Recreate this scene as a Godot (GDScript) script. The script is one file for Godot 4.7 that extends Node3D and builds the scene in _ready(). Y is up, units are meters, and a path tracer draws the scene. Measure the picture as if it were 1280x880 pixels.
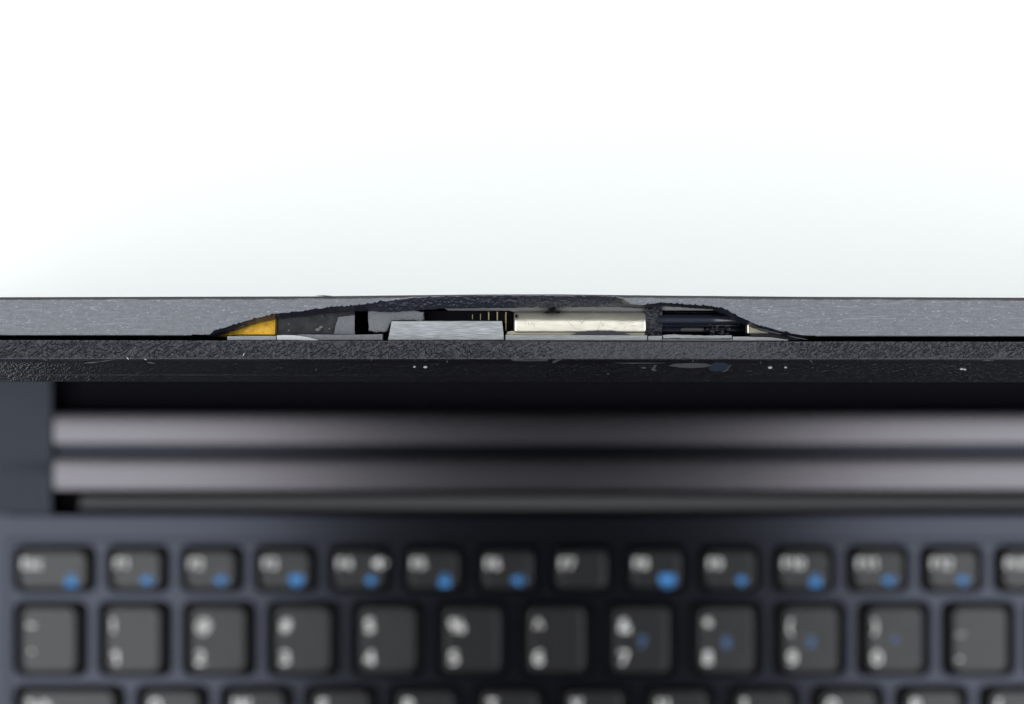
extends Node3D
# A laptop stands open on a white table, seen straight down from above its lid: the lid's top edge is broken open.
# All lengths below are millimetres until a mesh is committed. y = 0 is the keyboard deck, y = 190 the top of the lid.

const MM := 0.001
const TABLE_Y := -22.0
const LID := 190.0          # height of the lid's top edge over the deck
const EYE := 369.0          # height of the camera over the deck
const ORIGIN := Vector3(30, TABLE_Y, 100)   # base of the laptop
const LEFT := -137.0        # the laptop's sides
const RIGHT := 197.0

var M := {}
var rng := RandomNumberGenerator.new()
var grain := FastNoiseLite.new()
var rough_noise := FastNoiseLite.new()
var laptop: Node3D


func _ready() -> void:
	rng.seed = 71
	camera_and_light()
	noises()
	materials()
	table()
	laptop = Node3D.new()
	laptop.name = "laptop"
	laptop.position = ORIGIN * MM
	add_child(laptop, true)
	laptop.set_meta("label", "black laptop standing open with the top edge of its lid broken away, inner parts showing")
	laptop.set_meta("category", "laptop")
	lid_shell()
	lid_insides()
	bezel()
	bezel_marks()
	base()
	hinge_bars()
	keyboard()


func camera_and_light() -> void:
	var cam := Camera3D.new()
	cam.name = "camera"
	cam.position = Vector3(0, EYE, 0) * MM
	cam.rotation_degrees = Vector3(-90, 0, 0)
	cam.near = 0.01
	cam.far = 20.0
	cam.keep_aspect = Camera3D.KEEP_HEIGHT
	var lens := CameraAttributesPhysical.new()
	lens.frustum_focal_length = 56.05
	lens.frustum_focus_distance = 0.1815
	lens.frustum_near = 0.01
	lens.frustum_far = 20.0
	lens.exposure_aperture = 18.5
	cam.attributes = lens
	cam.fov = 24.17
	cam.current = true
	add_child(cam)
	var env := Environment.new()
	env.background_mode = Environment.BG_COLOR
	env.background_color = Color(0.31, 0.32, 0.34)
	env.tonemap_mode = Environment.TONE_MAPPER_LINEAR
	env.tonemap_exposure = 1.0
	env.sdfgi_enabled = true
	env.ssao_enabled = true
	env.ssil_enabled = true
	var we := WorldEnvironment.new()
	we.name = "world_environment"
	we.environment = env
	add_child(we)
	# two large light panels hang over the table, one to the left and one to the right; between them it stays dark
	lamp(Vector3(-0.74, 1.2, -0.30), Vector2(1.04, 2.9), 1.06, "wide white light panel hanging over the table to the left of the laptop")
	lamp(Vector3(0.83, 1.2, -0.30), Vector2(1.04, 2.9), 1.06, "wide white light panel hanging over the table to the right of the laptop")


func lamp(at: Vector3, size: Vector2, energy: float, label: String) -> void:
	var t := Node3D.new()
	t.name = "light_panel"
	t.position = at
	add_child(t, true)
	t.set_meta("label", label)
	t.set_meta("category", "light panel")
	t.set_meta("group", "light panels over the table")
	var white := StandardMaterial3D.new()
	white.albedo_color = Color(0.8, 0.8, 0.8)
	var glow := StandardMaterial3D.new()
	glow.albedo_color = Color(0.9, 0.9, 0.9)
	glow.emission_enabled = true
	glow.emission = Color(0.985, 0.992, 1.0)
	glow.emission_energy_multiplier = 1.0
	var h := MeshInstance3D.new()
	h.name = "housing"
	var hb := BoxMesh.new()
	hb.size = Vector3(size.x + 0.04, 0.05, size.y + 0.04)
	h.mesh = hb
	h.material_override = white
	h.position = Vector3(0, 0.045, 0)
	t.add_child(h, true)
	var d := MeshInstance3D.new()
	d.name = "diffuser"
	var db := BoxMesh.new()
	db.size = Vector3(size.x, 0.012, size.y)
	d.mesh = db
	d.material_override = glow
	d.position = Vector3(0, 0.012, 0)
	t.add_child(d, true)
	var l := AreaLight3D.new()
	l.name = "panel_light"
	l.area_size = size
	l.area_normalize_energy = false
	l.light_energy = energy
	l.light_color = Color(0.985, 0.992, 1.0)
	l.area_range = 6.0
	l.area_attenuation = 2.0
	l.shadow_enabled = true
	l.rotation_degrees = Vector3(-90, 0, 0)
	t.add_child(l, true)


# ---------------------------------------------------------------- helpers

func noises() -> void:
	grain.seed = 5
	grain.noise_type = FastNoiseLite.TYPE_SIMPLEX_SMOOTH
	grain.fractal_type = FastNoiseLite.FRACTAL_NONE
	grain.frequency = 1.0
	rough_noise.seed = 19
	rough_noise.noise_type = FastNoiseLite.TYPE_SIMPLEX_SMOOTH
	rough_noise.fractal_type = FastNoiseLite.FRACTAL_FBM
	rough_noise.fractal_octaves = 4
	rough_noise.frequency = 1.0


func scale_at(y: float) -> float:      # the photograph's pixels per millimetre at height y
	return 2055.0 / (EYE - y)


func pt(u: float, v: float, y: float) -> Vector3:   # what was measured at (u, v), set at its height
	var s := scale_at(y)
	return Vector3((u - 640.0) / s, y, (v - 440.0) / s)


func poly(list: Array, y: float) -> PackedVector2Array:
	var out := PackedVector2Array()
	for i in range(0, list.size(), 2):
		var p := pt(list[i], list[i + 1], y)
		out.append(Vector2(p.x, p.z))
	return out


func part(called: String, mesh: Mesh, mat: Material, parent: Node3D = null) -> MeshInstance3D:
	var o := MeshInstance3D.new()
	o.name = called
	o.mesh = mesh
	o.material_override = mat
	if parent == null or parent == laptop:
		o.position = -ORIGIN * MM
		laptop.add_child(o, true)
	else:
		parent.add_child(o, true)
	return o


class Soup:
	var v := PackedVector3Array()
	var n := PackedVector3Array()
	var uv := PackedVector2Array()
	var ix := PackedInt32Array()

	func tri(a: Vector3, b: Vector3, c: Vector3, facing: Vector3) -> void:
		var q := (b - a).cross(c - a)
		if q.length_squared() < 1e-14:
			return
		var nn := q.normalized()
		var k := v.size()
		if q.dot(facing) < 0.0:
			nn = -nn
			v.append_array([a, b, c])
		else:
			v.append_array([a, c, b])
		n.append_array([nn, nn, nn])
		for p in [0, 1, 2]:
			uv.append(Vector2(v[k + p].x, v[k + p].z) * 0.01)
			ix.append(k + p)

	func quad(a: Vector3, b: Vector3, c: Vector3, d: Vector3, facing: Vector3) -> void:
		tri(a, b, c, facing)
		tri(a, c, d, facing)

	func box(lo: Vector3, hi: Vector3) -> void:
		for ax in 3:
			for s in [0, 1]:
				var f := Vector3.ZERO
				f[ax] = 1.0 if s == 1 else -1.0
				var b := (ax + 1) % 3
				var c := (ax + 2) % 3
				var q := []
				for k in [[0, 0], [1, 0], [1, 1], [0, 1]]:
					var p := Vector3.ZERO
					p[ax] = hi[ax] if s == 1 else lo[ax]
					p[b] = hi[b] if k[0] == 1 else lo[b]
					p[c] = hi[c] if k[1] == 1 else lo[c]
					q.append(p)
				quad(q[0], q[1], q[2], q[3], f)

	# rows of points, smoothly shaded; outward says which way it faces at its middle
	func grid(rows: Array, outward: Vector3) -> void:
		var h := rows.size()
		var w: int = rows[0].size()
		var first := v.size()
		var mid: PackedVector3Array = rows[h / 2]
		var up: PackedVector3Array = rows[mini(h / 2 + 1, h - 1)]
		if h / 2 + 1 > h - 1:
			up = mid
			mid = rows[h / 2 - 1]
		var test := Vector3.ZERO
		for k in range(0, w - 1, maxi(1, w / 9)):
			test += (mid[k + 1] - mid[k]).cross(up[k] - mid[k])
		var s := 1.0 if test.dot(outward) > 0.0 else -1.0
		for j in h:
			var r: PackedVector3Array = rows[j]
			var ra: PackedVector3Array = rows[maxi(j - 1, 0)]
			var rb: PackedVector3Array = rows[mini(j + 1, h - 1)]
			for i in w:
				var du := r[mini(i + 1, w - 1)] - r[maxi(i - 1, 0)]
				var dv := rb[i] - ra[i]
				var nn := du.cross(dv) * s
				v.append(r[i])
				n.append(nn.normalized() if nn.length_squared() > 1e-16 else Vector3.UP)
				uv.append(Vector2(r[i].x, r[i].z - 0.7 * r[i].y) * 0.01)
		for j in h - 1:
			for i in w - 1:
				var a := first + j * w + i
				if s > 0.0:
					ix.append_array([a, a + w, a + 1, a + 1, a + w, a + w + 1])
				else:
					ix.append_array([a, a + 1, a + w, a + 1, a + w + 1, a + w])

	# an outline in x and z with a rounded or bevelled upper edge
	func prism(p: PackedVector2Array, low: float, high: float, bevel := 0.1, steps := 2, inset_more := 0.0) -> void:
		var q := p.duplicate()
		if Geometry2D.is_polygon_clockwise(q):
			q.reverse()
		var rings := [[q, low], [q, high - bevel]]
		for k in range(1, steps + 1):
			var a := PI / 2 * k / steps
			rings.append([inset(q, (bevel + inset_more) * (1.0 - cos(a))), high - bevel + bevel * sin(a)])
		var count := q.size()
		for k in rings.size() - 1:
			var a: PackedVector2Array = rings[k][0]
			var b: PackedVector2Array = rings[k + 1][0]
			for i in count:
				var j := (i + 1) % count
				var e := q[j] - q[i]
				var f := Vector3(e.y, 0.0, -e.x)
				f = f.normalized() + Vector3(0, 0.4 if k > 0 else 0.0, 0)
				quad(Vector3(a[i].x, rings[k][1], a[i].y), Vector3(a[j].x, rings[k][1], a[j].y), Vector3(b[j].x, rings[k + 1][1], b[j].y), Vector3(b[i].x, rings[k + 1][1], b[i].y), f)
		var top: PackedVector2Array = rings[-1][0]
		var t := Geometry2D.triangulate_polygon(top)
		if t.is_empty():
			top = Geometry2D.convex_hull(top)
			t = Geometry2D.triangulate_polygon(top)
		for i in range(0, t.size(), 3):
			tri(Vector3(top[t[i]].x, high, top[t[i]].y), Vector3(top[t[i + 1]].x, high, top[t[i + 1]].y), Vector3(top[t[i + 2]].x, high, top[t[i + 2]].y), Vector3.UP)

	static func inset(q: PackedVector2Array, by: float) -> PackedVector2Array:
		var out := PackedVector2Array()
		var count := q.size()
		for i in count:
			var a := (q[i] - q[(i + count - 1) % count]).normalized()
			var b := (q[(i + 1) % count] - q[i]).normalized()
			var na := Vector2(-a.y, a.x)
			var nb := Vector2(-b.y, b.x)
			var m := na + nb
			if m.length() < 0.3:
				m = na
			else:
				m = m / maxf(0.5, m.dot(na))
			out.append(q[i] + m * by)
		return out

	func mesh() -> ArrayMesh:
		var arrays := []
		arrays.resize(Mesh.ARRAY_MAX)
		var vv := v.duplicate()
		for i in vv.size():
			vv[i] *= 0.001
		arrays[Mesh.ARRAY_VERTEX] = vv
		arrays[Mesh.ARRAY_NORMAL] = n
		arrays[Mesh.ARRAY_TEX_UV] = uv
		arrays[Mesh.ARRAY_INDEX] = ix
		var m := ArrayMesh.new()
		m.add_surface_from_arrays(Mesh.PRIMITIVE_TRIANGLES, arrays)
		return m


func round_rect(cx: float, cz: float, w: float, h: float, r: float, steps := 4) -> PackedVector2Array:
	var out := PackedVector2Array()
	for k in 4:
		var c := Vector2(cx + (w / 2 - r) * [1, -1, -1, 1][k], cz + (h / 2 - r) * [1, 1, -1, -1][k])
		for i in steps + 1:
			var a := PI / 2 * (k + float(i) / steps)
			out.append(c + Vector2(cos(a), sin(a)) * r)
	return out


func jagged(p: PackedVector2Array, step: float, by: float) -> PackedVector2Array:   # an outline with an uneven, torn edge
	var out := PackedVector2Array()
	for i in p.size():
		var a := p[i]
		var b := p[(i + 1) % p.size()]
		var count := maxi(1, int((b - a).length() / step))
		for k in count:
			out.append(a.lerp(b, float(k) / count) + Vector2(rng.randf_range(-by, by), rng.randf_range(-by, by)))
	return out


func follow(list: Array, u: float, slot := 1) -> float:    # straight lines through [u, ...] rows
	for i in range(1, list.size()):
		if u <= list[i][0]:
			var t: float = clampf((u - list[i - 1][0]) / (list[i][0] - list[i - 1][0]), 0.0, 1.0)
			return lerpf(list[i - 1][slot], list[i][slot], t)
	return list[-1][slot]


# ---------------------------------------------------------------- materials

func lin(r: float, g: float, b: float) -> Color:
	return Color(r, g, b).linear_to_srgb()


func mat(called: String, c: Color, roughness: float, metallic := 0.0, specular := 0.5) -> StandardMaterial3D:
	var m := StandardMaterial3D.new()
	m.resource_name = called
	m.albedo_color = c
	m.roughness = roughness
	m.metallic = metallic
	m.metallic_specular = specular
	M[called] = m
	return m


func noise_image(w: int, h: int, fx: float, fy: float, seed_: int, octaves: int, lo: float, hi: float) -> ImageTexture:
	var nz := FastNoiseLite.new()
	nz.seed = seed_
	nz.fractal_octaves = octaves
	nz.noise_type = FastNoiseLite.TYPE_SIMPLEX_SMOOTH
	nz.frequency = 1.0
	var im := Image.create(w, h, false, Image.FORMAT_RGB8)
	for y in h:
		for x in w:
			# walks round a torus in x, so that the picture repeats without a seam
			var a := TAU * x / w
			var t := clampf(0.5 + 0.7 * nz.get_noise_3d(cos(a) * fx / TAU, sin(a) * fx / TAU, y * fy / h), 0.0, 1.0)
			var g := lerpf(lo, hi, t)
			im.set_pixel(x, y, Color(g, g, g))
	return ImageTexture.create_from_image(im)


func worn_image(w: int, h: int, base_: float, flecks: int, scratches: int, seed_: int) -> ImageTexture:   # pale flecks and hairline scratches on matt plastic
	var r := RandomNumberGenerator.new()
	r.seed = seed_
	var nz := FastNoiseLite.new()
	nz.seed = seed_
	nz.frequency = 0.11
	nz.fractal_octaves = 4
	var im := Image.create(w, h, false, Image.FORMAT_RGB8)
	for y in h:
		for x in w:
			var g := base_ * (1.0 + 0.13 * nz.get_noise_2d(x * 0.35, y * 1.6) + 0.12 * r.randf_range(-1, 1))
			im.set_pixel(x, y, Color(g, g, g))
	for k in flecks:
		var x := r.randi_range(2, w - 8)
		var y := r.randi_range(1, h - 3)
		var g := base_ * r.randf_range(1.12, 1.6)
		var long := 1 + int(pow(r.randf(), 2.0) * 5)
		for i in long:
			im.set_pixel(x + i, y, Color(g, g, g * 1.02))
			if r.randf() < 0.35:
				im.set_pixel(x + i, y + 1, Color(g, g, g) * 0.85)
	for k in scratches:
		var x := r.randf_range(0, w - 60)
		var y := r.randf_range(1, h - 3)
		var g := base_ * r.randf_range(1.1, 1.35)
		var slope := r.randf_range(-0.06, 0.06)
		for i in r.randi_range(10, 50):
			im.set_pixel(int(x) + i, clampi(int(y + slope * i), 0, h - 1), Color(g, g, g))
	return ImageTexture.create_from_image(im)


func bump(m: StandardMaterial3D, t: Texture2D, cm: float) -> void:
	m.heightmap_enabled = true
	m.heightmap_texture = t
	m.heightmap_scale = cm


func materials() -> void:
	var fine := noise_image(512, 512, 90.0, 90.0, 3, 3, 0.0, 1.0)
	var streaks := noise_image(512, 256, 14.0, 110.0, 8, 3, 0.0, 1.0)
	var c := mat("worn_cover", Color(1, 1, 1), 0.5)
	c.albedo_texture = worn_image(2048, 128, 0.36, 4200, 420, 4)
	c.albedo_color = Color(0.79, 0.82, 0.875)
	c.uv1_scale = Vector3(0.8, 12.0, 1)
	bump(c, streaks, 0.0006)
	mat("lid_back", lin(0.012, 0.010, 0.011), 0.6)
	c = mat("broken_plastic", lin(0.010, 0.011, 0.018), 0.42, 0.0, 0.42)
	c = mat("bezel_plastic", lin(0.004, 0.005, 0.009), 0.34, 0.0, 0.42)
	c = mat("bezel_front", lin(0.002, 0.002, 0.004), 0.20, 0.0, 0.23)
	bump(c, fine, 0.0006)
	c.uv1_scale = Vector3(6, 6, 1)
	mat("dark_inside", lin(0.003, 0.003, 0.005), 0.7, 0.0, 0.15)
	mat("deck", lin(0.0235, 0.0255, 0.0325), 0.19, 1.0)
	M.deck.uv1_scale = Vector3(8, 8, 1)
	mat("well", lin(0.004, 0.004, 0.006), 0.6, 0.0, 0.3)
	mat("key", lin(0.0066, 0.0066, 0.0072), 0.26, 0.0, 0.40)
	mat("bar", lin(0.075, 0.071, 0.078), 0.23, 1.0)
	mat("strip", lin(0.072, 0.072, 0.074), 0.5)
	mat("hinge_cap", lin(0.0125, 0.0140, 0.0175), 0.22, 1.0)
	mat("screen", lin(0.01, 0.01, 0.012), 0.15)
	mat("legend", lin(0.52, 0.51, 0.50), 0.6)
	mat("legend_dim", lin(0.30, 0.29, 0.28), 0.6)
	mat("blue", lin(0.008, 0.14, 0.38), 0.6)
	mat("blue_dim", lin(0.025, 0.09, 0.22), 0.6)
	c = mat("brass", lin(0.42, 0.235, 0.010), 0.45, 0.6)
	c.albedo_texture = noise_image(256, 128, 40.0, 40.0, 15, 4, 0.8, 1.0)
	c.uv1_scale = Vector3(6, 6, 1)
	c = mat("ledge", lin(0.17, 0.18, 0.185), 0.5)
	c.albedo_texture = noise_image(256, 128, 12.0, 40.0, 16, 4, 0.7, 1.0)
	c.uv1_scale = Vector3(4, 20, 1)
	mat("tape_silver", lin(0.24, 0.255, 0.265), 0.4)
	c = mat("film", lin(0.014, 0.016, 0.021), 0.4, 0.0, 0.35)
	c.albedo_texture = noise_image(512, 256, 20.0, 40.0, 17, 5, 0.35, 1.0)
	c.uv1_scale = Vector3(7, 7, 1)
	c = mat("film_pale", lin(0.075, 0.08, 0.092), 0.4)
	c.albedo_texture = noise_image(256, 128, 24.0, 24.0, 18, 4, 0.8, 1.0)
	c.uv1_scale = Vector3(7, 7, 1)
	c = mat("foam", lin(0.085, 0.090, 0.098), 0.95)
	bump(c, fine, 0.008)
	c.uv1_scale = Vector3(8, 8, 1)
	c = mat("bracket", lin(0.26, 0.28, 0.295), 0.5)
	c.albedo_texture = noise_image(512, 256, 8.0, 90.0, 21, 4, 0.55, 1.0)
	c.uv1_scale = Vector3(6, 14, 1)
	bump(c, streaks, 0.0015)
	mat("gold", lin(0.22, 0.19, 0.10), 0.4, 0.8)
	c = mat("shield", lin(0.80, 0.77, 0.66), 0.33, 0.9)
	c.albedo_texture = noise_image(512, 256, 10.0, 50.0, 23, 3, 0.9, 1.0)
	c.uv1_scale = Vector3(4, 4, 1)
	bump(c, fine, 0.00015)
	mat("shield_dull", lin(0.24, 0.22, 0.175), 0.5, 0.4)
	mat("rail", lin(0.10, 0.10, 0.10), 0.45)
	mat("black_gloss", lin(0.010, 0.012, 0.020), 0.22)
	mat("black_tape", lin(0.009, 0.010, 0.015), 0.5, 0.0, 0.4)
	mat("residue", lin(0.014, 0.014, 0.016), 0.8)
	mat("chip", lin(0.36, 0.37, 0.38), 0.6)
	mat("scuff", lin(0.015, 0.015, 0.016), 0.5)
	mat("blue_gloss", lin(0.003, 0.010, 0.025), 0.25)
	c = mat("table", lin(0.692, 0.714, 0.700), 0.6)


# ---------------------------------------------------------------- the table

func table() -> void:
	var s := Soup.new()
	s.box(Vector3(-1500, TABLE_Y - 30, -1200), Vector3(1500, TABLE_Y, 1200))
	var o := MeshInstance3D.new()
	o.name = "tabletop"
	o.mesh = s.mesh()
	o.material_override = M.table
	add_child(o, true)
	o.set_meta("label", "plain white tabletop under and behind the laptop")
	o.set_meta("kind", "structure")


# ---------------------------------------------------------------- the lid

# what the photograph shows of the break: along the lid, the edge of the unbroken face and the lower edge of the broken wall
const BREAK := [
	[240, 418.0, 418.6], [255, 418.2, 420.0], [262, 418.0, 422.0], [268, 413.5, 419.0], [289, 407.0, 412.5], [312, 399.8, 405.5], [344, 392.4, 398.0], [384, 388.0, 393.5],
	[422, 382.8, 389.0], [450, 381.5, 388.5], [482, 376.3, 389.5], [495, 374.8, 390.0], [519, 372.3, 387.5], [545, 371.0, 386.0], [560, 370.3, 385.5], [600, 370.0, 384.6], [680, 369.9, 384.0],
	[760, 370.3, 383.2], [770, 371.2, 383.2], [778, 373.4, 383.2], [788, 379.6, 384.0], [802, 381.8, 385.0], [815, 379.8, 383.3], [829, 378.0, 381.6], [860, 380.6, 384.0],
	[893, 382.8, 386.3], [910, 388.0, 392.5], [927, 396.8, 401.5], [943, 404.6, 409.5], [965, 411.0, 415.5], [987, 416.2, 421.0], [1005, 419.0, 423.5], [1020, 419.8, 421.0],
]
const REAR := [[0, 371.4], [390, 370.3], [520, 368.8], [600, 367.9], [700, 367.7], [790, 368.9], [1000, 370.8], [1280, 372.0]]


func lid_stations() -> PackedFloat32Array:    # x of the cross sections: close together where the lid is broken
	var out := PackedFloat32Array()
	var x := LEFT
	while x < RIGHT:
		out.append(x)
		if x < -62.0 or x > 62.0:
			x += 5.0
		elif x < -36.0 or x > 36.0:
			x += 0.5
		else:
			x += 0.1
	out.append(RIGHT)
	return out


func rear_z(u: float, y: float) -> float:    # the back of the lid; it leans a little
	return (follow(REAR, u) - 440.0) / scale_at(LID) + 3.0 * (LID - y) / LID


func lid_shell() -> void:
	var s_lid := scale_at(LID)
	var face := []
	var rear := []
	var wall := []
	var broken := []
	var inner := []
	for x in lid_stations():
		var u: float = 640.0 + x * s_lid
		var zr := rear_z(u, LID)
		var front := (418.3 + clampf(u / 1280.0, 0.0, 1.2) * 1.4 - 440.0) / s_lid
		var ze := front
		var zf := front
		var open := u > 240.0 and u < 1020.0
		if open:
			var chip := rough_noise.get_noise_2d(x * 1.9, 15.0)
			var wob := 0.08 * rough_noise.get_noise_2d(x * 0.8, 3.0) + 0.035 * rough_noise.get_noise_2d(x * 3.0, 9.0) - 0.10 * smoothstep(0.18, 0.24, chip)
			var calm := clampf(minf(u - 250.0, 1010.0 - u) / 30.0, 0.0, 1.0)
			ze = (follow(BREAK, u, 1) - 440.0) / s_lid + wob * calm
			zf = (follow(BREAK, u, 2) - 440.0) / s_lid + calm * (0.10 * rough_noise.get_noise_2d(x * 1.1, 31.0) + 0.05 * rough_noise.get_noise_2d(x * 4.0, 41.0))
			ze = minf(ze, front)
		var r := 0.30
		ze = maxf(ze, zr + 0.10)
		zf = maxf(zf, ze + 0.02)
		var turn := minf(r, (ze - zr) * 0.7)
		var worn := turn * (1.0 + 0.35 * rough_noise.get_noise_2d(x * 0.25, 60.0) + 0.2 * rough_noise.get_noise_2d(x * 2.0, 64.0))
		# the back of the lid and its rounded edge, then the narrow top face
		var w := PackedVector3Array()
		for y in [4.0, 60.0, 130.0, 175.0, 186.0, LID - r - 0.4]:
			w.append(Vector3(x, y, rear_z(u, y)))
		for k in 6:
			var a := PI / 2 * k / 5.0
			w.append(Vector3(x, LID - r + r * sin(a), zr + worn * (1.0 - cos(a))))
		rear.append(w)
		w = PackedVector3Array()
		for k in 12:
			var t := k / 11.0
			w.append(Vector3(x, LID + 0.006 * rough_noise.get_noise_2d(x * 1.5, t * 4.0), lerpf(zr + worn, ze, t)))
		face.append(w)
		if not open:
			w = PackedVector3Array()
			var lip := face[-1][-1] as Vector3
			for k in 4:
				w.append(lip + Vector3(0, -[0.0, 0.05, 0.4, 5.0][k], [0.0, 0.06, 0.09, 0.09][k]))
			if u <= 240.0:
				wall.append(w)
			else:
				inner.append(w)
		else:
			w = PackedVector3Array()
			var top := face[-1][-1] as Vector3
			var wide := zf - top.z
			var deep := lerpf(2.6, 1.4, clampf(wide / 1.2, 0.0, 1.0))
			for k in 21:
				var t := k / 20.0
				var p := Vector3(x, top.y - deep * (0.75 * t + 0.25 * t * t), lerpf(top.z, zf, t))
				var amp := 0.16 * sin(PI * t) * clampf(wide / 0.9 - 0.3, 0.08, 1.0)
				p.y += amp * (rough_noise.get_noise_2d(x * 1.2, p.z * 1.8) * 1.6 + 1.1 * rough_noise.get_noise_2d(x * 3.2 + 50.0, p.z * 4.5))
				w.append(p)
			w.append(Vector3(x, top.y - deep - 1.2, zf - 0.05))
			w.append(Vector3(x, top.y - deep - 6.0, zf - 0.10))
			broken.append(w)
	var s := Soup.new()
	s.grid(face, Vector3(0, 1, 0))
	if wall.size() > 1:
		s.grid(wall, Vector3(0, 0.1, 1))
	if inner.size() > 1:
		s.grid(inner, Vector3(0, 0.1, 1))
	var cover := part("back_cover", s.mesh(), M.worn_cover)
	s = Soup.new()
	s.grid(rear, Vector3(0, 0.2, -1))
	part("lid_back", s.mesh(), M.lid_back)
	s = Soup.new()
	s.grid(broken, Vector3(0, 1, 1))
	var be := part("broken_edge", s.mesh(), M.broken_plastic)
	be.set_meta("label", "dark rough fracture where the plastic has broken away")
	# a loose hair of plastic standing off the rear edge
	s = Soup.new()
	s.prism(poly([394, 369.3, 403, 368.7, 417, 370.0, 416, 371.0, 402, 369.7], LID), LID - 0.3, LID + 0.05, 0.02, 1)
	part("plastic_burr", s.mesh(), M.worn_cover, null)
	# closed sides of the lid
	for x in [LEFT, RIGHT]:
		s = Soup.new()
		var zr := rear_z(640.0 + x * s_lid, LID)
		s.box(Vector3(x - (0.8 if x < 0 else -0.02), 4, zr + 0.4), Vector3(x - (0.02 if x < 0 else -0.8), LID - 0.4, zr + 8.2))
		part("lid_side", s.mesh(), M.bezel_plastic)


func lid_insides() -> void:
	var s := Soup.new()
	# the black hollow of the lid
	s.box(Vector3(LEFT + 1, 6, -3.6), Vector3(RIGHT - 1, 183.0, 1.6))
	part("lid_core", s.mesh(), M.dark_inside)
	# pale lip along the inner side of the bezel, in pieces
	for e in [[[284, 420.3, 300, 419.8, 345, 419.8, 345, 425.2, 284, 425.2], 189.3], [[632, 418.6, 809, 419.2, 809, 425.6, 632, 425.4], 189.35], [[810.2, 419.9, 827.5, 419.7, 827.5, 425.6, 810.2, 425.6], 189.3], [[828, 424.2, 915.6, 424.4, 915.6, 425.8, 828, 425.6], 189.25], [[916, 420.6, 935, 420.8, 965, 421.8, 985, 424.6, 985, 425.9, 916, 425.8], 189.3]]:
		s = Soup.new()
		s.prism(poly(e[0], e[1]), e[1] - 1.5, e[1], 0.035)
		part("inner_ledge", s.mesh(), M.ledge)
	s = Soup.new()
	s.prism(jagged(poly([829, 418.9, 836, 418.0, 850, 418.4, 868, 418.9, 885, 419.6, 898, 419.3, 914.8, 419.0, 914.8, 423.4, 829, 423.2], 189.2), 0.3, 0.03), 188.0, 189.2, 0.05)
	part("torn_ledge_piece", s.mesh(), M.ledge)
	s = Soup.new()
	s.prism(poly([346, 419.2, 356, 418.7, 368, 419.0, 384, 421.2, 398, 425.0, 346, 425.0], 189.4), 188.6, 189.4, 0.04)
	part("silver_tape", s.mesh(), M.tape_silver)
	s = Soup.new()
	s.prism(poly([372, 418.0, 443, 418.4, 478, 417.6, 478, 425.2, 372, 425.2], 189.1), 187.8, 189.1, 0.05)
	part("grey_film_strip", s.mesh(), M.film_pale)
	# brass-coloured strip
	s = Soup.new()
	var strip := []
	for k in 40:
		var u := lerpf(266.0, 344.6, k / 38.0) if k < 39 else 344.7
		var w := PackedVector3Array()
		for j in 20:
			var v := lerpf(386.0, 419.4 + 1.8 * smoothstep(292.0, 280.0, u), j / 18.0) if j < 19 else 419.5 + 1.8 * smoothstep(292.0, 280.0, u)
			var p := pt(u, v, 188.0)
			p.y -= 1.9 * pow((344.6 - u) / 78.0, 2.0) + 0.55 * pow((419.4 - v) / 32.0, 2.0) + 0.03 * rough_noise.get_noise_2d(p.x * 1.5, p.z * 1.5)
			if k == 39 or j == 19:
				p.y -= 0.6
			w.append(p)
		strip.append(w)
	s.grid(strip, Vector3.UP)
	var b := part("brass_strip", s.mesh(), M.brass)
	b.set_meta("label", "bright gold-coloured metal strip at the left end of the break")
	# dark film with a paler end
	var rows := []
	for k in 41:
		var u := lerpf(345.5, 443.0, k / 40.0)
		var w := PackedVector3Array()
		for j in 13:
			var v := lerpf(386.0, 419.4, j / 12.0)
			var p := pt(u, v, 187.4)
			p.y += 0.035 * rough_noise.get_noise_2d(p.x * 0.4, p.z * 0.8) - 0.05 * pow(absf(j - 8) / 6.0, 2)
			w.append(p)
		rows.append(w)
	s = Soup.new()
	s.grid(rows, Vector3.UP)
	s.prism(poly([345.5, 386, 443, 386, 443, 419.4, 345.5, 419.4], 187.0), 186.6, 187.0, 0.02, 1)
	part("dark_film", s.mesh(), M.film)
	s = Soup.new()
	s.prism(jagged(poly([423, 396.4, 443.4, 394.0, 443.2, 418.6, 417, 417.6, 419, 409], 187.75), 0.35, 0.04), 187.55, 187.72, 0.02)
	part("pale_film_end", s.mesh(), M.film_pale)
	for p in [[361, 405, 1.2], [397, 412, 2.6], [401, 409, 2.0], [412, 411, 1.2], [434, 411, 1.2], [403, 395, 0.9], [361, 413, 1.4]]:
		s = Soup.new()
		s.prism(jagged(poly([p[0] - p[2] * 1.6, p[1], p[0], p[1] - p[2], p[0] + p[2] * 1.7, p[1] + 0.3, p[0], p[1] + p[2]], 187.7), 0.08, 0.03), 187.2, 187.62 + p[2] * 0.02, 0.02, 1)
		part("glue_speck", s.mesh(), M.film_pale)
	# foam gasket, torn
	s = Soup.new()
	s.prism(jagged(poly([459.5, 388, 500, 386, 520, 388, 529, 390, 529.5, 399, 527, 402, 522, 402, 519, 400, 490, 401, 486, 409, 484, 414.5, 470, 415.5, 461, 413.5], 188.2), 0.22, 0.05), 186.5, 188.2, 0.12)
	part("foam_gasket", s.mesh(), M.foam)
	# pale metal bracket, its front flush with the bezel
	s = Soup.new()
	s.prism(poly([489.4, 401.2, 627.6, 401.2, 630.4, 425.4, 484.8, 425.4], 189.0), 186.0, 189.0, 0.10, 2)
	var br := part("metal_bracket", s.mesh(), M.bracket)
	br.set_meta("label", "pale grey scratched metal bracket in the middle of the break")
	# connector with its thin gilt contacts
	s = Soup.new()
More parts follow.
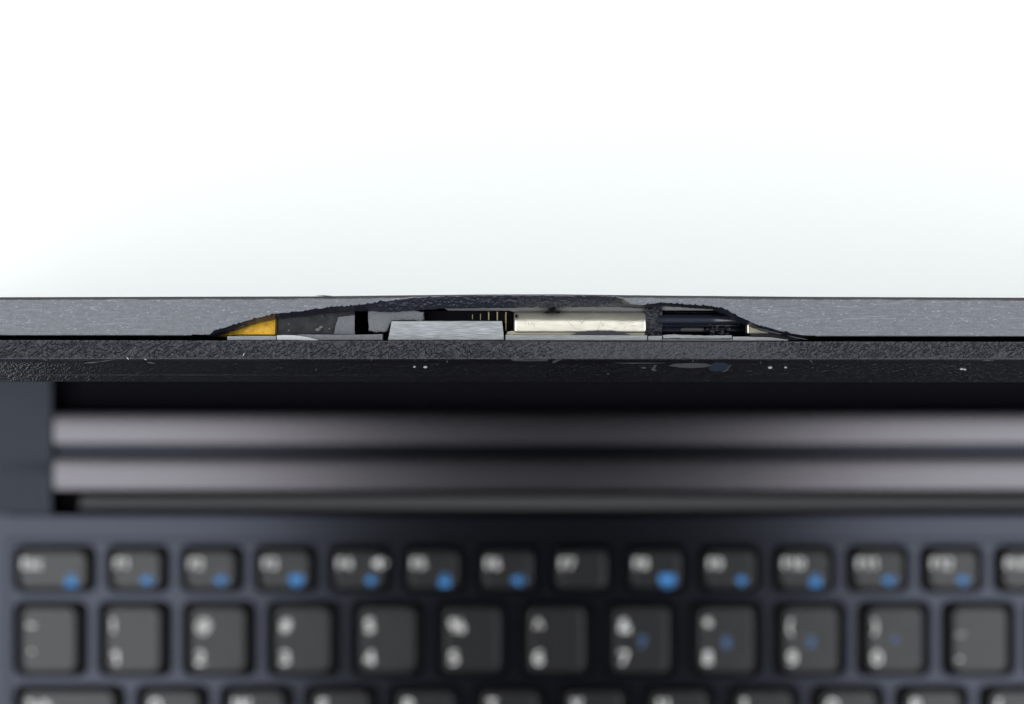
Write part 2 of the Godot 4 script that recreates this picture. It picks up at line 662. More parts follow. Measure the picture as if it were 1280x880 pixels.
	s.prism(poly([530, 388.4, 641, 388.4, 641, 416.5, 632, 416.5, 632, 401.5, 530, 401.5], 186.2), 183.5, 186.2, 0.05)
	var con := part("connector", s.mesh(), M.dark_inside)
	for p in [[590.5, 393, 399, 0.8], [600.5, 392, 400, 0.9], [610.8, 389.5, 400.5, 1.5], [621.6, 389.5, 400.5, 1.5], [632.3, 390, 414, 1.7]]:
		s = Soup.new()
		var hw: float = p[3] * 0.5
		s.prism(poly([p[0] - hw, p[1], p[0] + hw, p[1], p[0] + hw, p[2], p[0] - hw, p[2]], 186.5), 186.0, 186.5 if p[3] > 1.0 else 186.3, 0.03, 2)
		part("contact_pin", s.mesh(), M.gold, con)
	# grey rail along the inside of the back cover
	s = Soup.new()
	s.prism(poly([552, 383.0, 640, 382.0, 800, 382.0, 896, 381.5, 897, 388.3, 822, 388.3, 812, 390, 800, 390.0, 642, 390.0, 636, 388.3, 560, 388.3], 187.0), 185.0, 187.0, 0.15)
	part("inner_rail", s.mesh(), M.rail)
	shield()
	# wrinkled black tape beside the shield
	rows = []
	for k in 37:
		var u := lerpf(806.0, 828.0, k / 36.0)
		var w := PackedVector3Array()
		for j in 61:
			var p := pt(u, lerpf(381.0, 419.5, j / 60.0), 187.6)
			p.y += 0.22 * rough_noise.get_noise_2d(p.x * 1.6, p.z * 1.6) + 0.08 * rough_noise.get_noise_2d(p.x * 6.0, p.z * 5.0) - 0.5 * pow(absf(j - 26) / 34.0, 2)
			w.append(p)
		rows.append(w)
	s = Soup.new()
	s.grid(rows, Vector3.UP)
	s.prism(poly([806, 383, 828, 383, 828, 419, 806, 419], 186.2), 184.5, 186.2, 0.05)
	part("wrinkled_tape", s.mesh(), M.black_tape)
	# black camera housing: a ridge, a hollow, a rounded barrel, and a step below it
	var prof := [[388.3, 187.0], [389.0, 185.6], [392.0, 185.6], [392.8, 187.2], [395.0, 187.75], [399.0, 188.0], [403.0, 187.9], [405.6, 187.5], [406.6, 186.9], [407.2, 187.1], [408.2, 187.0], [409.4, 186.2], [411.0, 186.4], [413.5, 186.6], [416.0, 186.3], [418.5, 185.2]]
	rows = []
	for k in 57:
		var u := lerpf(824.0, 938.0, k / 56.0)
		var fall := pow(clampf((u - 890.0) / 48.0, 0.0, 1.0), 2.0) * 1.8
		var w := PackedVector3Array()
		for e in prof:
			w.append(pt(u, e[0], e[1] - fall))
		rows.append(w)
	s = Soup.new()
	s.grid(rows, Vector3.UP)
	part("camera_housing", s.mesh(), M.black_gloss)
	s = Soup.new()
	s.prism(round_rect(pt(866, 412, 187).x, pt(866, 412, 187).z, 2.6, 0.5, 0.2), 185.8, 186.75, 0.15)
	part("housing_tab", s.mesh(), M.scuff)
	s = Soup.new()
	for k in 34:
		var p := pt(rng.randf_range(884, 913), rng.randf_range(406, 418.5), 187.3)
		s.prism(jagged(round_rect(p.x, p.z, rng.randf_range(0.12, 0.3), rng.randf_range(0.10, 0.22), 0.04, 1), 0.08, 0.03), 185.0, p.y + rng.randf_range(-0.3, 0.5), 0.05, 1)
	var rs := part("glue_residue", s.mesh(), M.residue)
	rs.set_meta("kind", "stuff")
	# small metal tab at the right end
	s = Soup.new()
	s.prism(poly([935.5, 401, 943, 402, 952, 407, 963, 414, 960, 416.8, 936.5, 417.0], 187.9), 186.5, 187.9, 0.10)
	part("metal_tab", s.mesh(), M.shield_dull)
	s = Soup.new()
	s.prism(round_rect(pt(935.2, 409.5, 188).x, pt(935.2, 409.5, 188).z, 0.16, 1.25, 0.07, 2), 186.5, 188.1, 0.06)
	part("metal_tab_edge", s.mesh(), M.shield)
	s = Soup.new()
	s.prism(jagged(poly([938, 416.0, 962, 415.6, 985, 420.2, 1000, 425, 985, 425.4, 968, 421.4, 938, 420.0], 187.5), 0.3, 0.04), 184.0, 187.5, 0.05)
	part("broken_rib", s.mesh(), M.black_tape)
	# slivers of plastic along the cracked edge at both ends
	for e in [[[946, 409.5, 960, 413.2, 978, 417.2, 975, 418.2, 958, 414.8], 189.3], [[984, 419.5, 1002, 423.0, 1010, 424.2, 996, 423.6], 189.4], [[270, 415.5, 284, 411.5, 300, 409.0, 296, 410.8, 282, 413.8, 272, 417.6], 188.6], [[297, 408.2, 310, 405.2, 309, 406.6, 299, 409.4], 188.7]]:
		s = Soup.new()
		s.prism(jagged(poly(e[0], e[1]), 0.25, 0.03), e[1] - 0.4, e[1], 0.04, 1)
		part("plastic_sliver", s.mesh(), M.broken_plastic)


func shield() -> void:
	# the cream metal cover of the camera: a shallow dome with rounded corners
	var y0 := 188.3
	var a := pt(642.5, 389.5, y0)
	var b := pt(808.0, 415.8, y0)
	var mid := (a + b) / 2
	var half := Vector2(b.x - a.x, b.z - a.z) / 2
	var rows := []
	for i in 301:
		var x := lerpf(a.x - 0.04, b.x + 0.04, i / 300.0)
		var w := PackedVector3Array()
		for j in 61:
			var z := lerpf(a.z - 0.04, b.z + 0.04, j / 60.0)
			var r := 0.32
			var q := Vector2(absf(x - mid.x), absf(z - mid.z)) - half + Vector2(r, r)
			var d := r - Vector2(maxf(q.x, 0), maxf(q.y, 0)).length() - minf(maxf(q.x, q.y), 0.0)
			var y := y0 - 0.10 * pow((z - mid.z - 0.30) / half.y, 2.0)
			var e := clampf(0.22 - d, 0.0, 0.22) / 0.22
			y -= 0.22 * (1.0 - sqrt(maxf(0.0, 1.0 - e * e)))
			y -= 0.62 * 0.12 * log(1.0 + exp((a.z + 1.15 - z) / 0.12))
			if d < 0.0:
				y -= minf(1.5, -d * 30.0)
			# dents and scratches
			y += 0.012 * rough_noise.get_noise_2d(x * 0.7, z * 1.2) + 0.004 * rough_noise.get_noise_2d(x * 5.0, z * 5.0)
			w.append(Vector3(x, y, z))
		rows.append(w)
	var s := Soup.new()
	s.grid(rows, Vector3.UP)
	var o := part("camera_shield", s.mesh(), M.shield)
	o.set_meta("label", "cream-coloured metal cover with rounded corners, scratched and torn below")
	s = Soup.new()
	s.prism(poly([634, 414.5, 640, 413.5, 660, 414.5, 714, 414.5, 730, 416, 806, 416, 806, 419.4, 632, 419.2], 188.0), 186.0, 188.0, 0.12)
	part("shield_flange", s.mesh(), M.shield_dull, o)
	s = Soup.new()
	s.prism(jagged(poly([712, 419.3, 722, 415.6, 736, 413.6, 752, 413.0, 766, 413.4, 776, 415.2, 786, 418.2, 790, 419.3], 188.6), 0.25, 0.03), 187.0, 188.6, 0.03)
	part("torn_sticker", s.mesh(), M.black_tape, o)
	# scratches: a few upright ones at the left, a web of them above the tear
	for k in 17:
		var c := Vector2([656.5, 660.5, 665.0, 667.5][k] if k < 4 else rng.randf_range(712, 792), rng.randf_range(402, 408) if k < 4 else rng.randf_range(400, 412))
		var way := Vector2(0.1, 1.0) if k < 4 else Vector2.from_angle(rng.randf_range(0, PI))
		var long := rng.randf_range(2.0, 4.0) if k < 4 else rng.randf_range(3.0, 8.0)
		var side := way.orthogonal() * 0.22
		var p0 := c - way * long
		var p1 := c + way * long + side * 3.0
		if minf(p0.y, p1.y) > 398.0 and maxf(p0.y, p1.y) < 414.0:
			s = Soup.new()
			s.prism(poly([p0.x, p0.y, c.x + side.x, c.y + side.y, p1.x, p1.y, c.x - side.x, c.y - side.y], y0), 187.9, 188.33, 0.005, 1)
			part("scratch", s.mesh(), M.shield_dull, o)
	s = Soup.new()
	s.prism(round_rect(pt(645.5, 395, y0).x, pt(645.5, 395, y0).z, 0.3, 0.34, 0.12, 4), 187.8, 188.34, 0.03)
	part("small_hole", s.mesh(), M.dark_inside, o)
	s = Soup.new()
	s.prism(poly([680.5, 389.2, 684, 389.0, 686, 387.2, 686.4, 384.0, 694.5, 384.0, 695, 387.4, 697, 389.0, 701.5, 389.0, 699.5, 391.6, 694.6, 391.6, 692.6, 389.8, 692.2, 386.0, 689, 386.0, 688.6, 390.0, 686.2, 391.8, 682, 391.4], 188.4), 186.8, 188.4, 0.03, 1)
	part("spring_clip", s.mesh(), M.dark_inside, o)


func bezel_point(u: float, t: float) -> Vector3:
	# t from 0 at the inner edge of the top face, 1 at its outer edge, 2 at the lower rim of the slanted front
	var down := clampf(u / 1280.0, -0.5, 1.5)
	var s := scale_at(LID)
	var z0 := (424.7 + 2.2 * down - 440.0) / s
	var z1 := (448.6 + 0.6 * down - 440.0) / s
	var z2 := (477.0 + 1.0 * down - 440.0) / scale_at(181.6)
	var x := (u - 640.0) / s
	if t <= 1.0:
		var y := LID - 0.12 * t * t
		var e := clampf((0.12 - t) / 0.12, 0.0, 1.0)
		y -= 0.12 * e * e
		return Vector3(x, y, lerpf(z0, z1, t))
	var q := t - 1.0
	return Vector3(x, LID - 0.12 - 0.45 * minf(q * 14.0, 1.0) - 7.8 * q, lerpf(z1, z2, q))


func leather(x: float, z: float) -> float:   # creased grain: ridges that run slantwise and break off
	var a := x * 0.82 - z * 0.57
	var b := x * 0.57 + z * 0.82
	var warp := grain.get_noise_2d(x * 0.9, z * 0.9) * 0.5
	var r1 := 1.0 - absf(grain.get_noise_2d(a * 0.62 + warp, b * 1.55 + 7.0)) * 2.6
	var r2 := 1.0 - absf(grain.get_noise_2d(a * 1.1 + 40.0, b * 2.3 - warp)) * 2.6
	return maxf(r1, 0.0) * 0.6 + maxf(r2, 0.0) * 0.4 + 0.10 * grain.get_noise_2d(x * 4.0, z * 4.0)


func bezel() -> void:
	var s_lid := scale_at(LID)
	var xs := PackedFloat32Array()
	var x := LEFT
	while x < RIGHT:
		xs.append(x)
		x += 0.06 if absf(x) < 58.0 else 2.0
	xs.append(RIGHT)
	var ts := PackedFloat32Array()
	for k in 35:
		ts.append(k / 34.0)
	for k in range(1, 6):
		ts.append(1.0 + 0.014 * k)
	for k in range(1, 41):
		ts.append(1.07 + 0.93 * k / 40.0)
	var rows := []
	var front := []
	for xx in xs:
		var u := 640.0 + xx * s_lid
		var w := PackedVector3Array()
		var first := bezel_point(u, 0.0)
		w.append(first - Vector3(0, 5.0, 0.02))
		w.append(first - Vector3(0, 0.5, 0.01))
		var worn := 1.0 - 0.6 * smoothstep(600.0, 760.0, u) * (1.0 - smoothstep(900.0, 1010.0, u))
		for t in ts:
			var p := bezel_point(u, t)
			var arc := p.z - 0.6 * (p.y - LID)
			if t <= 1.0:
				var edge := smoothstep(0.0, 0.12, t) * smoothstep(1.0, 0.9, t)
				p.y += 0.25 * (leather(xx, arc) - 0.5) * edge * worn
				p.y += 0.03 * rough_noise.get_noise_2d(xx * 3.0, 70.0 + p.z * 3.0) * smoothstep(0.85, 1.0, t)
			else:
				var amp := 0.06 * smoothstep(1.08, 1.2, t) * smoothstep(2.0, 1.95, t)
				var d := amp * (leather(xx * 1.1 + 300.0, arc) - 0.5)
				p += Vector3(0, 0.45, 0.9) * d
				p.y += 0.05 * rough_noise.get_noise_2d(xx * 1.3, 90.0) * smoothstep(1.1, 1.0, t)
			w.append(p)
		var last: Vector3 = w[-1]
		front.append(w.slice(ts.size() + 2 - 46))
		front[-1].append_array([last + Vector3(0, -0.25, -0.05), last + Vector3(0, -0.45, -0.4), last + Vector3(0, -0.5, -1.6)])
		w = w.slice(0, ts.size() + 2 - 45)
		rows.append(w)
	var s := Soup.new()
	s.grid(rows, Vector3(0, 1, 1))
	var rim := part("front_bezel", s.mesh(), M.bezel_plastic)
	s = Soup.new()
	s.grid(front, Vector3(0, 1, 1))
	part("bezel_front_face", s.mesh(), M.bezel_front, rim)
	# the rest of the bezel's frame and the screen behind it, facing the keyboard
	s = Soup.new()
	for e in [[LEFT, 170.0, RIGHT, 184.0], [LEFT, 6.0, RIGHT, 20.0], [LEFT, 20.0, LEFT + 12.0, 170.0], [RIGHT - 12.0, 20.0, RIGHT, 170.0]]:
		s.box(Vector3(e[0], e[1], 1.65), Vector3(e[2], e[3], 2.6))
	part("screen_frame", s.mesh(), M.bezel_plastic)
	s = Soup.new()
	s.box(Vector3(LEFT + 12.02, 20.02, 1.66), Vector3(RIGHT - 12.02, 169.98, 2.1))
	part("screen", s.mesh(), M.screen)


func on_front(u: float, v: float, off: float) -> Vector3:   # a point on the slanted front of the bezel
	var lo := 1.0
	var hi := 2.0
	for k in 24:
		var m := (lo + hi) / 2
		var p := bezel_point(u, m)
		if p.z * scale_at(p.y) + 440.0 < v:
			lo = m
		else:
			hi = m
	var q := bezel_point(u, lo)
	q.x = (u - 640.0) / scale_at(q.y)
	return q + Vector3(0, 0.45, 0.9) * off


func patch(called: String, list: Array, off: float, m: Material) -> void:
	var p := PackedVector2Array()
	for i in range(0, list.size(), 2):
		p.append(Vector2(list[i], list[i + 1]))
	if Geometry2D.is_polygon_clockwise(p):
		p.reverse()
	var small := Soup.inset(p, 0.5)
	var t := Geometry2D.triangulate_polygon(p)
	var s := Soup.new()
	for i in range(0, t.size(), 3):
		var q := []
		for k in 3:
			q.append(on_front(p[t[i + k]].x, p[t[i + k]].y, off))
		s.tri(q[0], q[1], q[2], Vector3(0, 0.6, 0.8))
	for i in p.size():
		var j := (i + 1) % p.size()
		s.quad(on_front(p[i].x, p[i].y, off), on_front(p[j].x, p[j].y, off), on_front(p[j].x, p[j].y, -0.1), on_front(p[i].x, p[i].y, -0.1), on_front(p[i].x, p[i].y, 0) - on_front(small[i].x, small[i].y, 0))
	if s.v.size():
		part(called, s.mesh(), m)


func bezel_marks() -> void:
	patch("scuff", [836, 457, 842, 454.8, 852, 454.2, 868, 453.4, 884, 454.6, 890, 456.6, 880, 458.8, 864, 459.6, 850, 459.0], 0.035, M.scuff)
	patch("glossy_patch", [887, 456, 894, 452.8, 906, 453.2, 912, 456, 906, 463, 892, 464, 886, 461], 0.03, M.blue_gloss)
	patch("scuff", [905, 463.4, 909, 460.5, 912.6, 455.6, 913.2, 456.2, 910.2, 461.2, 906.4, 464.2, 902, 464.2], 0.05, M.scuff)
	patch("scuff", [817.5, 456.4, 821.0, 456.0, 819.2, 459.0, 818.2, 461.2, 820.8, 463.2, 815.8, 463.4, 814, 461.6, 816.0, 459.4], 0.05, M.scuff)
	patch("scratch", [768, 453.5, 790, 453.2, 811, 453.3, 832, 453.6, 811, 454.0, 790, 454.0], 0.04, M.scuff)
	patch("scuff", [801, 459, 806, 458.4, 808, 460, 803, 460.8], 0.03, M.scuff)
	patch("scuff", [639, 448.8, 650, 448.0, 664, 449.2, 685, 448.6, 684, 450.8, 660, 451.2, 642, 450.8], 0.05, M.scuff)
	patch("scratch", [690, 452.4, 696, 449.2, 702, 448.6, 698, 450.8, 692, 453.4], 0.05, M.scuff)
	for e in [[518, 458.2, 1.8], [531.5, 458.6, 2.8], [962.5, 459.2, 3.0], [982, 459.0, 2.0], [1202, 461.0, 2.6], [866, 450.6, 1.1], [1206, 461.6, 2.0], [559, 451.5, 1.2], [951, 453.0, 0.9], [464, 449.4, 1.0], [640, 449, 1.0], [760, 467, 0.8], [395, 462, 0.7]]:
		var r: float = e[2]
		patch("plastic_fleck", [e[0] - r * 0.85, e[1] + 0.2, e[0] - r * 0.3, e[1] - r * 0.32, e[0] + r * 0.5, e[1] - r * 0.25, e[0] + r * 0.9, e[1] + 0.15, e[0], e[1] + r * 0.36], 0.07, M.chip if r > 1.5 else M.film_pale)
	for e in [[105, 453.6, 124, 452.0, 20], [124, 451.8, 143, 449.0, 16], [158, 446.0, 161, 450.0, 16], [168, 445, 171, 451.5, 16], [180, 448.4, 183, 450.2, 20], [184, 452.4, 194, 454.0, 20], [306, 441.0, 303, 445.2, 30], [1228, 450.0, 1242, 450.6, 20], [1012, 449, 1016, 453.4, 20], [60, 449.8, 54, 449.2, 20]]:
		var a := Vector2(e[0], e[1])
		var b := Vector2(e[2], e[3])
		var side := (b - a).orthogonal().normalized() * 0.45
		if a.y > 449.5 or b.y > 451.0:
			patch("scratch", [a.x, maxf(a.y, 449.4), (a.x + b.x) / 2 + side.x, maxf((a.y + b.y) / 2 + side.y, 449.4), b.x, b.y, (a.x + b.x) / 2 - side.x, maxf((a.y + b.y) / 2 - side.y, 449.2)], 0.06, M.film_pale)
		else:
			var s := Soup.new()
			s.prism(poly([a.x, a.y, (a.x + b.x) / 2 + side.x, (a.y + b.y) / 2 + side.y, b.x, b.y, (a.x + b.x) / 2 - side.x, (a.y + b.y) / 2 - side.y], LID), LID - 0.2, LID + 0.04, 0.02, 1)
			part("scratch", s.mesh(), M.chip)


# ---------------------------------------------------------------- the base

const POCKET_L := -103.4
const POCKET_R := 163.4
const POCKET_Z0 := 4.0
const POCKET_Z1 := 36.3
const KEYS_L := -113.1
const KEYS_R := 171.0
const KEYS_Z0 := 42.4
const KEYS_Z1 := 155.0
const FRAME_Y := -0.5


func base() -> void:
	var s := Soup.new()
	s.prism(round_rect((LEFT + RIGHT) / 2, 103.0, RIGHT - LEFT, 222.0, 6.0), TABLE_Y + 1.5, -8.0, 0.4)
	part("base_shell", s.mesh(), M.deck)
	# rubber feet
	for x in [LEFT + 25.0, RIGHT - 25.0]:
		for z in [12.0, 195.0]:
			s = Soup.new()
			s.prism(round_rect(x, z, 18, 8, 3), TABLE_Y, TABLE_Y + 1.5, 0.1)
			part("rubber_foot", s.mesh(), M.well)
	# the deck round the hinge pocket and the keyboard
	s = Soup.new()
	s.box(Vector3(POCKET_L, -8, -8), Vector3(POCKET_R, -0.02, POCKET_Z0))
	s.box(Vector3(LEFT, -8, 36.45), Vector3(KEYS_L, 0, KEYS_Z1))
	s.box(Vector3(KEYS_R, -8, 36.45), Vector3(RIGHT, 0, KEYS_Z1))
	s.box(Vector3(LEFT, -8, KEYS_Z1), Vector3(RIGHT, 0, 214.0))
	# the ledge between pocket and keyboard, its edges eased
	var rows := []
	for x in [KEYS_L, -60.0, 0.0, 60.0, 120.0, KEYS_R]:
		var w := PackedVector3Array()
		for e in [[36.45, -0.35], [36.6, -0.1], [37.0, 0.0], [39.5, 0.0], [41.6, 0.0], [42.1, -0.1], [42.38, -0.35], [42.4, -0.6]]:
			w.append(Vector3(x, e[1], e[0]))
		rows.append(w)
	s.grid(rows, Vector3.UP)
	s.box(Vector3(KEYS_L, -8, 36.47), Vector3(KEYS_R, -0.62, 42.38))
	part("deck", s.mesh(), M.deck)
	# hinge caps at both ends of the pocket, with a shallow trough across
	for side in [[LEFT, POCKET_L], [POCKET_R, RIGHT]]:
		rows = []
		for k in 7:
			var t := k / 6.0
			var x := lerpf(side[0], side[1], t)
			var w := PackedVector3Array()
			for j in 46:
				var z := lerpf(-8.0, 36.45, j / 45.0)
				var y := -0.5 * exp(-pow((z - 23.5) / 3.0, 2.0)) - 0.35 * exp(-pow((z - 36.4) / 0.7, 2.0))
				w.append(Vector3(x, y, z))
			rows.append(w)
		s = Soup.new()
		s.grid(rows, Vector3.UP)
		s.box(Vector3(side[0], -8, -8), Vector3(side[1], -1.4, 36.43))
		# the cheek towards the pocket
		var xe: float = side[1] if side[0] < 0 else side[0]
		var edge: PackedVector3Array = rows[6] if side[0] < 0 else rows[0]
		for j in edge.size() - 1:
			s.quad(edge[j], edge[j + 1], Vector3(xe, -1.5, edge[j + 1].z), Vector3(xe, -1.5, edge[j].z), Vector3(1 if side[0] < 0 else -1, 0, 0))
		part("hinge_cap", s.mesh(), M.hinge_cap)
	# touchpad on the palm rest
	s = Soup.new()
	s.prism(round_rect(20, 186, 96, 46, 3), -0.5, 0.12, 0.1)
	part("touchpad", s.mesh(), M.key)


func hinge_bars() -> void:
	var s := Soup.new()
	s.box(Vector3(POCKET_L, -8.4, POCKET_Z0), Vector3(POCKET_R, -7.0, 36.46))
	part("hinge_pocket", s.mesh(), M.dark_inside)
	var spots := [[13.5, 21.0, -0.8, 0.62], [23.3, 31.4, -0.8, 0.7]]
	for e in spots:
		var rows := []
		for k in 65:
			var x := lerpf(POCKET_L + 0.3, POCKET_R - 0.3, k / 64.0)
			var w := PackedVector3Array()
			w.append(Vector3(x, -7.0, e[0]))
			for j in 25:
				var t := -1.0 + 2.0 * j / 24.0
				var z: float = lerpf(e[0], e[1], j / 24.0)
				w.append(Vector3(x, e[2] - e[3] * (1.0 - sqrt(maxf(0.0, 1.0 - 0.98 * t * t))), z))
			w.append(Vector3(x, -7.0, e[1]))
			rows.append(w)
		s = Soup.new()
		s.grid(rows, Vector3.UP)
		part("hinge_bar", s.mesh(), M.bar)
	s = Soup.new()
	s.box(Vector3(POCKET_L + 0.5, -7.0, 21.05), Vector3(POCKET_R - 0.5, -2.4, 23.25))
	part("hinge_groove", s.mesh(), M.hinge_cap)
	# slanting wall of the pocket towards the keyboard
	s = Soup.new()
	s.quad(Vector3(POCKET_L + 6, -2.6, 32.7), Vector3(POCKET_R - 6, -2.6, 32.7), Vector3(POCKET_R - 6, -0.9, 35.3), Vector3(POCKET_L + 6, -0.9, 35.3), Vector3(0, 1, -1))
	s.quad(Vector3(POCKET_L + 6, -2.6, 32.7), Vector3(POCKET_R - 6, -2.6, 32.7), Vector3(POCKET_R - 6, -7.0, 32.9), Vector3(POCKET_L + 6, -7.0, 32.9), Vector3(0, 0, -1))
	s.quad(Vector3(POCKET_L + 6, -2.6, 32.7), Vector3(POCKET_L + 6, -0.9, 35.3), Vector3(POCKET_L + 6, -7, 35.3), Vector3(POCKET_L + 6, -7, 32.9), Vector3(-1, 0, 0))
	part("pocket_wall", s.mesh(), M.strip)


# rows of the keyboard: [front-to-back limits of its cells, list of keys as [width, upper legend, lower legend, blue mark]]
func keyboard() -> void:
	var pitch := 18.94
	var function_keys := []
	var names := ["Esc", "F1", "F2", "F3", "F4", "F5", "F6", "F7", "F8", "F9", "F10", "F11", "F12", "PrtSc", "Ins", "Del", "End"]
	for k in 17:
		function_keys.append([20.8 if k == 0 else 16.61 if k < 16 else 0.0, names[k], "", k])
	var rows := [
		[42.4, 55.0, function_keys],
		[55.0, 73.8, []], [73.8, 93.2, []], [93.2, 112.6, []], [112.6, 132.0, []], [132.0, 151.4, []],
	]
	var up := ["~", "!", "@", "#", "$", "%", "^", "&", "*", "(", ")", "_", "+"]
	var low := ["`", "1", "2", "3", "4", "5", "6", "7", "8", "9", "0", "-", "="]
	for k in 13:
		rows[1][2].append([pitch, up[k], low[k], ["7", "8", "9", "*"][k - 7] if k >= 7 and k <= 10 else ""])
	rows[1][2].append([0.0, "Back", "", ""])
	var lines := [[27.4, "Tab", "QWERTYUIOP", "{[|}]", 0.0, "\\"], [32.0, "Caps", "ASDFGHJKL", ":;|\"'", 0.0, "Enter"], [41.5, "Shift", "ZXCVBNM", "<,|>.|?/", 0.0, "Shift"]]
	for n in 3:
		var e: Array = lines[n]
		var list: Array = rows[2 + n][2]
		list.append([e[0], e[1], "", ""])
		for ch in e[2]:
			list.append([pitch, ch, "", ""])
		for two in e[3].split("|"):
			list.append([pitch, two[0], two[1], ""])
		list.append([0.0, e[5], "", ""])
	for e in [[23.7, "Ctrl"], [18.94, "Fn"], [18.94, "Alt"], [104.0, ""], [18.94, "Alt"], [18.94, "Ctrl"], [26.0, ""], [26.0, ""], [0.0, ""]]:
		rows[5][2].append([e[0], e[1], "", ""])
	var frame := Soup.new()
	var floor_ := Soup.new()
	floor_.box(Vector3(KEYS_L, -4.0, 42.4), Vector3(KEYS_R, -3.0, 151.4))
	var key_shapes := {}
	var texts := {}
	var icons := blue_icons()
	var count := 0
	for row in rows:
		var x := KEYS_L
		for k in row[2].size():
			var e: Array = row[2][k]
			var wide: float = e[0] if e[0] > 0.0 else KEYS_R - x
			var cx := x + wide / 2
			var cz: float = (row[0] + row[1]) / 2
			var deep: float = row[1] - row[0]
			cell(frame, x, x + wide, row[0], row[1])
			var id := "%.2f %.2f" % [wide, deep]
			if not key_shapes.has(id):
				var s := Soup.new()
				key_cap(s, wide - 2.9, deep - 2.6)
				key_shapes[id] = s.mesh()
			var o := part("key", key_shapes[id], M.key)
			o.position = (Vector3(cx, 0, cz) - ORIGIN) * MM
			o.rotation = Vector3(rng.randf_range(-0.006, 0.006), 0, rng.randf_range(-0.008, 0.008))
			var small: bool = row[0] < 50.0
			var left := -wide / 2 + (3.1 if small else 4.3)
			if e[1] != "":
				var size := 1.95 if small else 3.0 if e[1].length() == 1 else 2.2
				var up_z := -1.3 if small else -3.05 if row[0] < 60.0 else -4.2
				legend(o, e[1], Vector3(left, 1.03, up_z), size, M.legend, texts, "legend")
			if e[2] != "":
				legend(o, e[2], Vector3(left, 1.03, 4.1), 3.0, M.legend, texts, "lower_legend")
			if e[3] is int:
				if e[3] != 7 and e[3] < 14:
					var b := part("blue_mark", icons[e[3] % icons.size()], M.blue, o)
					b.position = Vector3(4.0 if e[3] == 0 else 2.5, 1.03, 2.4) * MM
					if e[3] == 8:
						b.scale = Vector3(1.2, 1, 1.1)
				if e[3] == 4:
					var b := part("white_mark", icons[1], M.legend, o)
					b.position = Vector3(4.6, 1.03, -1.4) * MM
			elif e[3] != "":
				legend(o, e[3], Vector3(left + 4.4, 1.03, 0.6), 2.4, M.blue_dim, texts, "blue_legend")
			x += wide
			count += 1
	frame.box(Vector3(KEYS_L, -3.0, 151.4), Vector3(KEYS_R, FRAME_Y, KEYS_Z1))
	part("keyboard_frame", frame.mesh(), M.deck)
	part("keyboard_tray", floor_.mesh(), M.well)


func key_cap(s: Soup, w: float, h: float) -> void:   # steep skirts, a rounded shoulder and a slightly hollow top
	var more := 1.0 if h > 12.0 else 0.0
	var steps := [[0.0, 0.0, 2.0, -2.9], [0.3, 0.3, 2.0, -1.4], [2.4 + more, 1.2, 1.9, 0.45], [2.8 + more, 1.6, 1.7, 0.78], [3.3 + more, 2.1, 1.5, 0.95], [3.9 + more, 2.7, 1.3, 1.0]]
	var rows := []
	for e in steps:
		var r := round_rect(0, 0, w - e[0], h - e[1], e[2], 5)
		var line := PackedVector3Array()
		for p in r:
			line.append(Vector3(p.x, e[3], p.y))
		line.append(line[0])
		rows.append(line)
	for k in rows.size() - 1:
		var a: PackedVector3Array = rows[k]
		var b: PackedVector3Array = rows[k + 1]
		for i in a.size() - 1:
			s.quad(a[i], a[i + 1], b[i + 1], b[i], Vector3(a[i].x + a[i + 1].x, 0, a[i].z + a[i + 1].z).normalized() + Vector3(0, 0.3 + 0.8 * (k if k > 1 else 0), 0))
	var top: PackedVector3Array = rows[-1]
	for i in top.size() - 1:
		s.tri(top[i], top[i + 1], Vector3(0, 0.97, 0), Vector3.UP)


func cell(s: Soup, x0: float, x1: float, z0: float, z1: float) -> void:   # one opening of the keyboard frame
	var cx := (x0 + x1) / 2
	var cz := (z0 + z1) / 2
	var hole := round_rect(cx, cz, x1 - x0 - 2.4, z1 - z0 - 2.2, 2.2, 5)
	var soft := round_rect(cx, cz, x1 - x0 - 2.0, z1 - z0 - 1.8, 2.4, 5)
	var corner := [Vector2(x1, z1), Vector2(x0, z1), Vector2(x0, z0), Vector2(x1, z0)]
	var n := hole.size()
	for i in n:
		var j := (i + 1) % n
		var a: Vector2 = corner[i / 6]
		var b: Vector2 = corner[j / 6]
		var p := Vector3(soft[i].x, FRAME_Y, soft[i].y)
		var q := Vector3(soft[j].x, FRAME_Y, soft[j].y)
		if a == b:
			s.tri(Vector3(a.x, FRAME_Y, a.y), p, q, Vector3.UP)
		else:
			s.quad(Vector3(a.x, FRAME_Y, a.y), Vector3(b.x, FRAME_Y, b.y), q, p, Vector3.UP)
		var inward := Vector3(cx - hole[i].x, 0, cz - hole[i].y)
		var h := Vector3(hole[i].x, FRAME_Y - 0.25, hole[i].y)
		var g := Vector3(hole[j].x, FRAME_Y - 0.25, hole[j].y)
		s.quad(p, q, g, h, inward + Vector3.UP * 5.0)
		s.quad(h, g, g - Vector3(0, 2.3, 0), h - Vector3(0, 2.3, 0), inward)


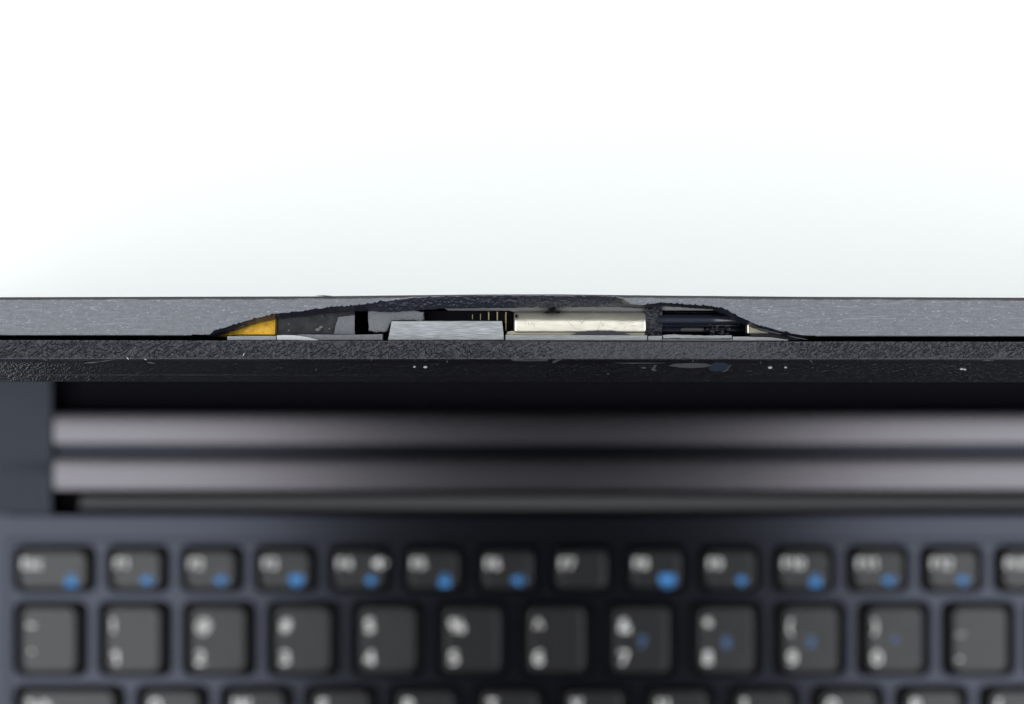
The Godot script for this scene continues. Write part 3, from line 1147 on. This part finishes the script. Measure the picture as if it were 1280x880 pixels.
func legend(key: Node3D, words: String, at: Vector3, size: float, m: Material, made: Dictionary, called: String) -> void:
	var id := "%s %.2f" % [words, size]
	if not made.has(id):
		var t := TextMesh.new()
		var f := SystemFont.new()
		f.font_names = PackedStringArray(["Droid Sans"])
		f.font_weight = 700
		t.font = f
		t.text = words
		t.font_size = 32
		t.pixel_size = size * MM / 23.0
		t.depth = 0.02 * MM
		t.curve_step = 2.0
		t.horizontal_alignment = HORIZONTAL_ALIGNMENT_LEFT
		t.vertical_alignment = VERTICAL_ALIGNMENT_CENTER
		made[id] = t
	var o := part(called, made[id], m, key)
	o.position = at * MM
	o.rotation_degrees = Vector3(-90, 0, 0)


func blue_icons() -> Array:   # small printed signs: speaker, lamp, padlock, window, battery
	var shapes := [
		[[[-1.2, -0.2, 1.2, -0.2, 1.2, 1.4, -1.2, 1.4], [-0.9, -0.2, -0.9, -1.0, 0.0, -1.6, 0.9, -1.0, 0.9, -0.2, 0.5, -0.2, 0.5, -0.9, 0.0, -1.2, -0.5, -0.9, -0.5, -0.2]]],
		[[[-1.5, -0.6, -0.7, -0.6, 0.3, -1.4, 0.3, 1.4, -0.7, 0.6, -1.5, 0.6], [0.8, -0.9, 1.5, -0.3, 1.5, 0.3, 0.8, 0.9, 1.1, 0.2, 1.1, -0.2]]],
		[[[-1.5, -0.6, -0.7, -0.6, 0.3, -1.4, 0.3, 1.4, -0.7, 0.6, -1.5, 0.6], [0.7, -0.25, 1.5, -0.25, 1.5, 0.25, 0.7, 0.25]]],
		[[[-1.5, -1.2, 1.5, -1.2, 1.5, 0.7, -1.5, 0.7], [-0.8, 0.95, 0.8, 0.95, 1.0, 1.4, -1.0, 1.4]]],
		[[[0.0, -1.5, 0.5, -0.5, 1.5, 0.0, 0.5, 0.5, 0.0, 1.5, -0.5, 0.5, -1.5, 0.0, -0.5, -0.5]]],
	]
	var out := []
	for e in shapes:
		var s := Soup.new()
		for l in e[0]:
			var p := PackedVector2Array()
			for i in range(0, l.size(), 2):
				p.append(Vector2(l[i], l[i + 1]))
			s.prism(p, -0.03, 0.01, 0.005, 1)
		out.append(s.mesh())
	return out
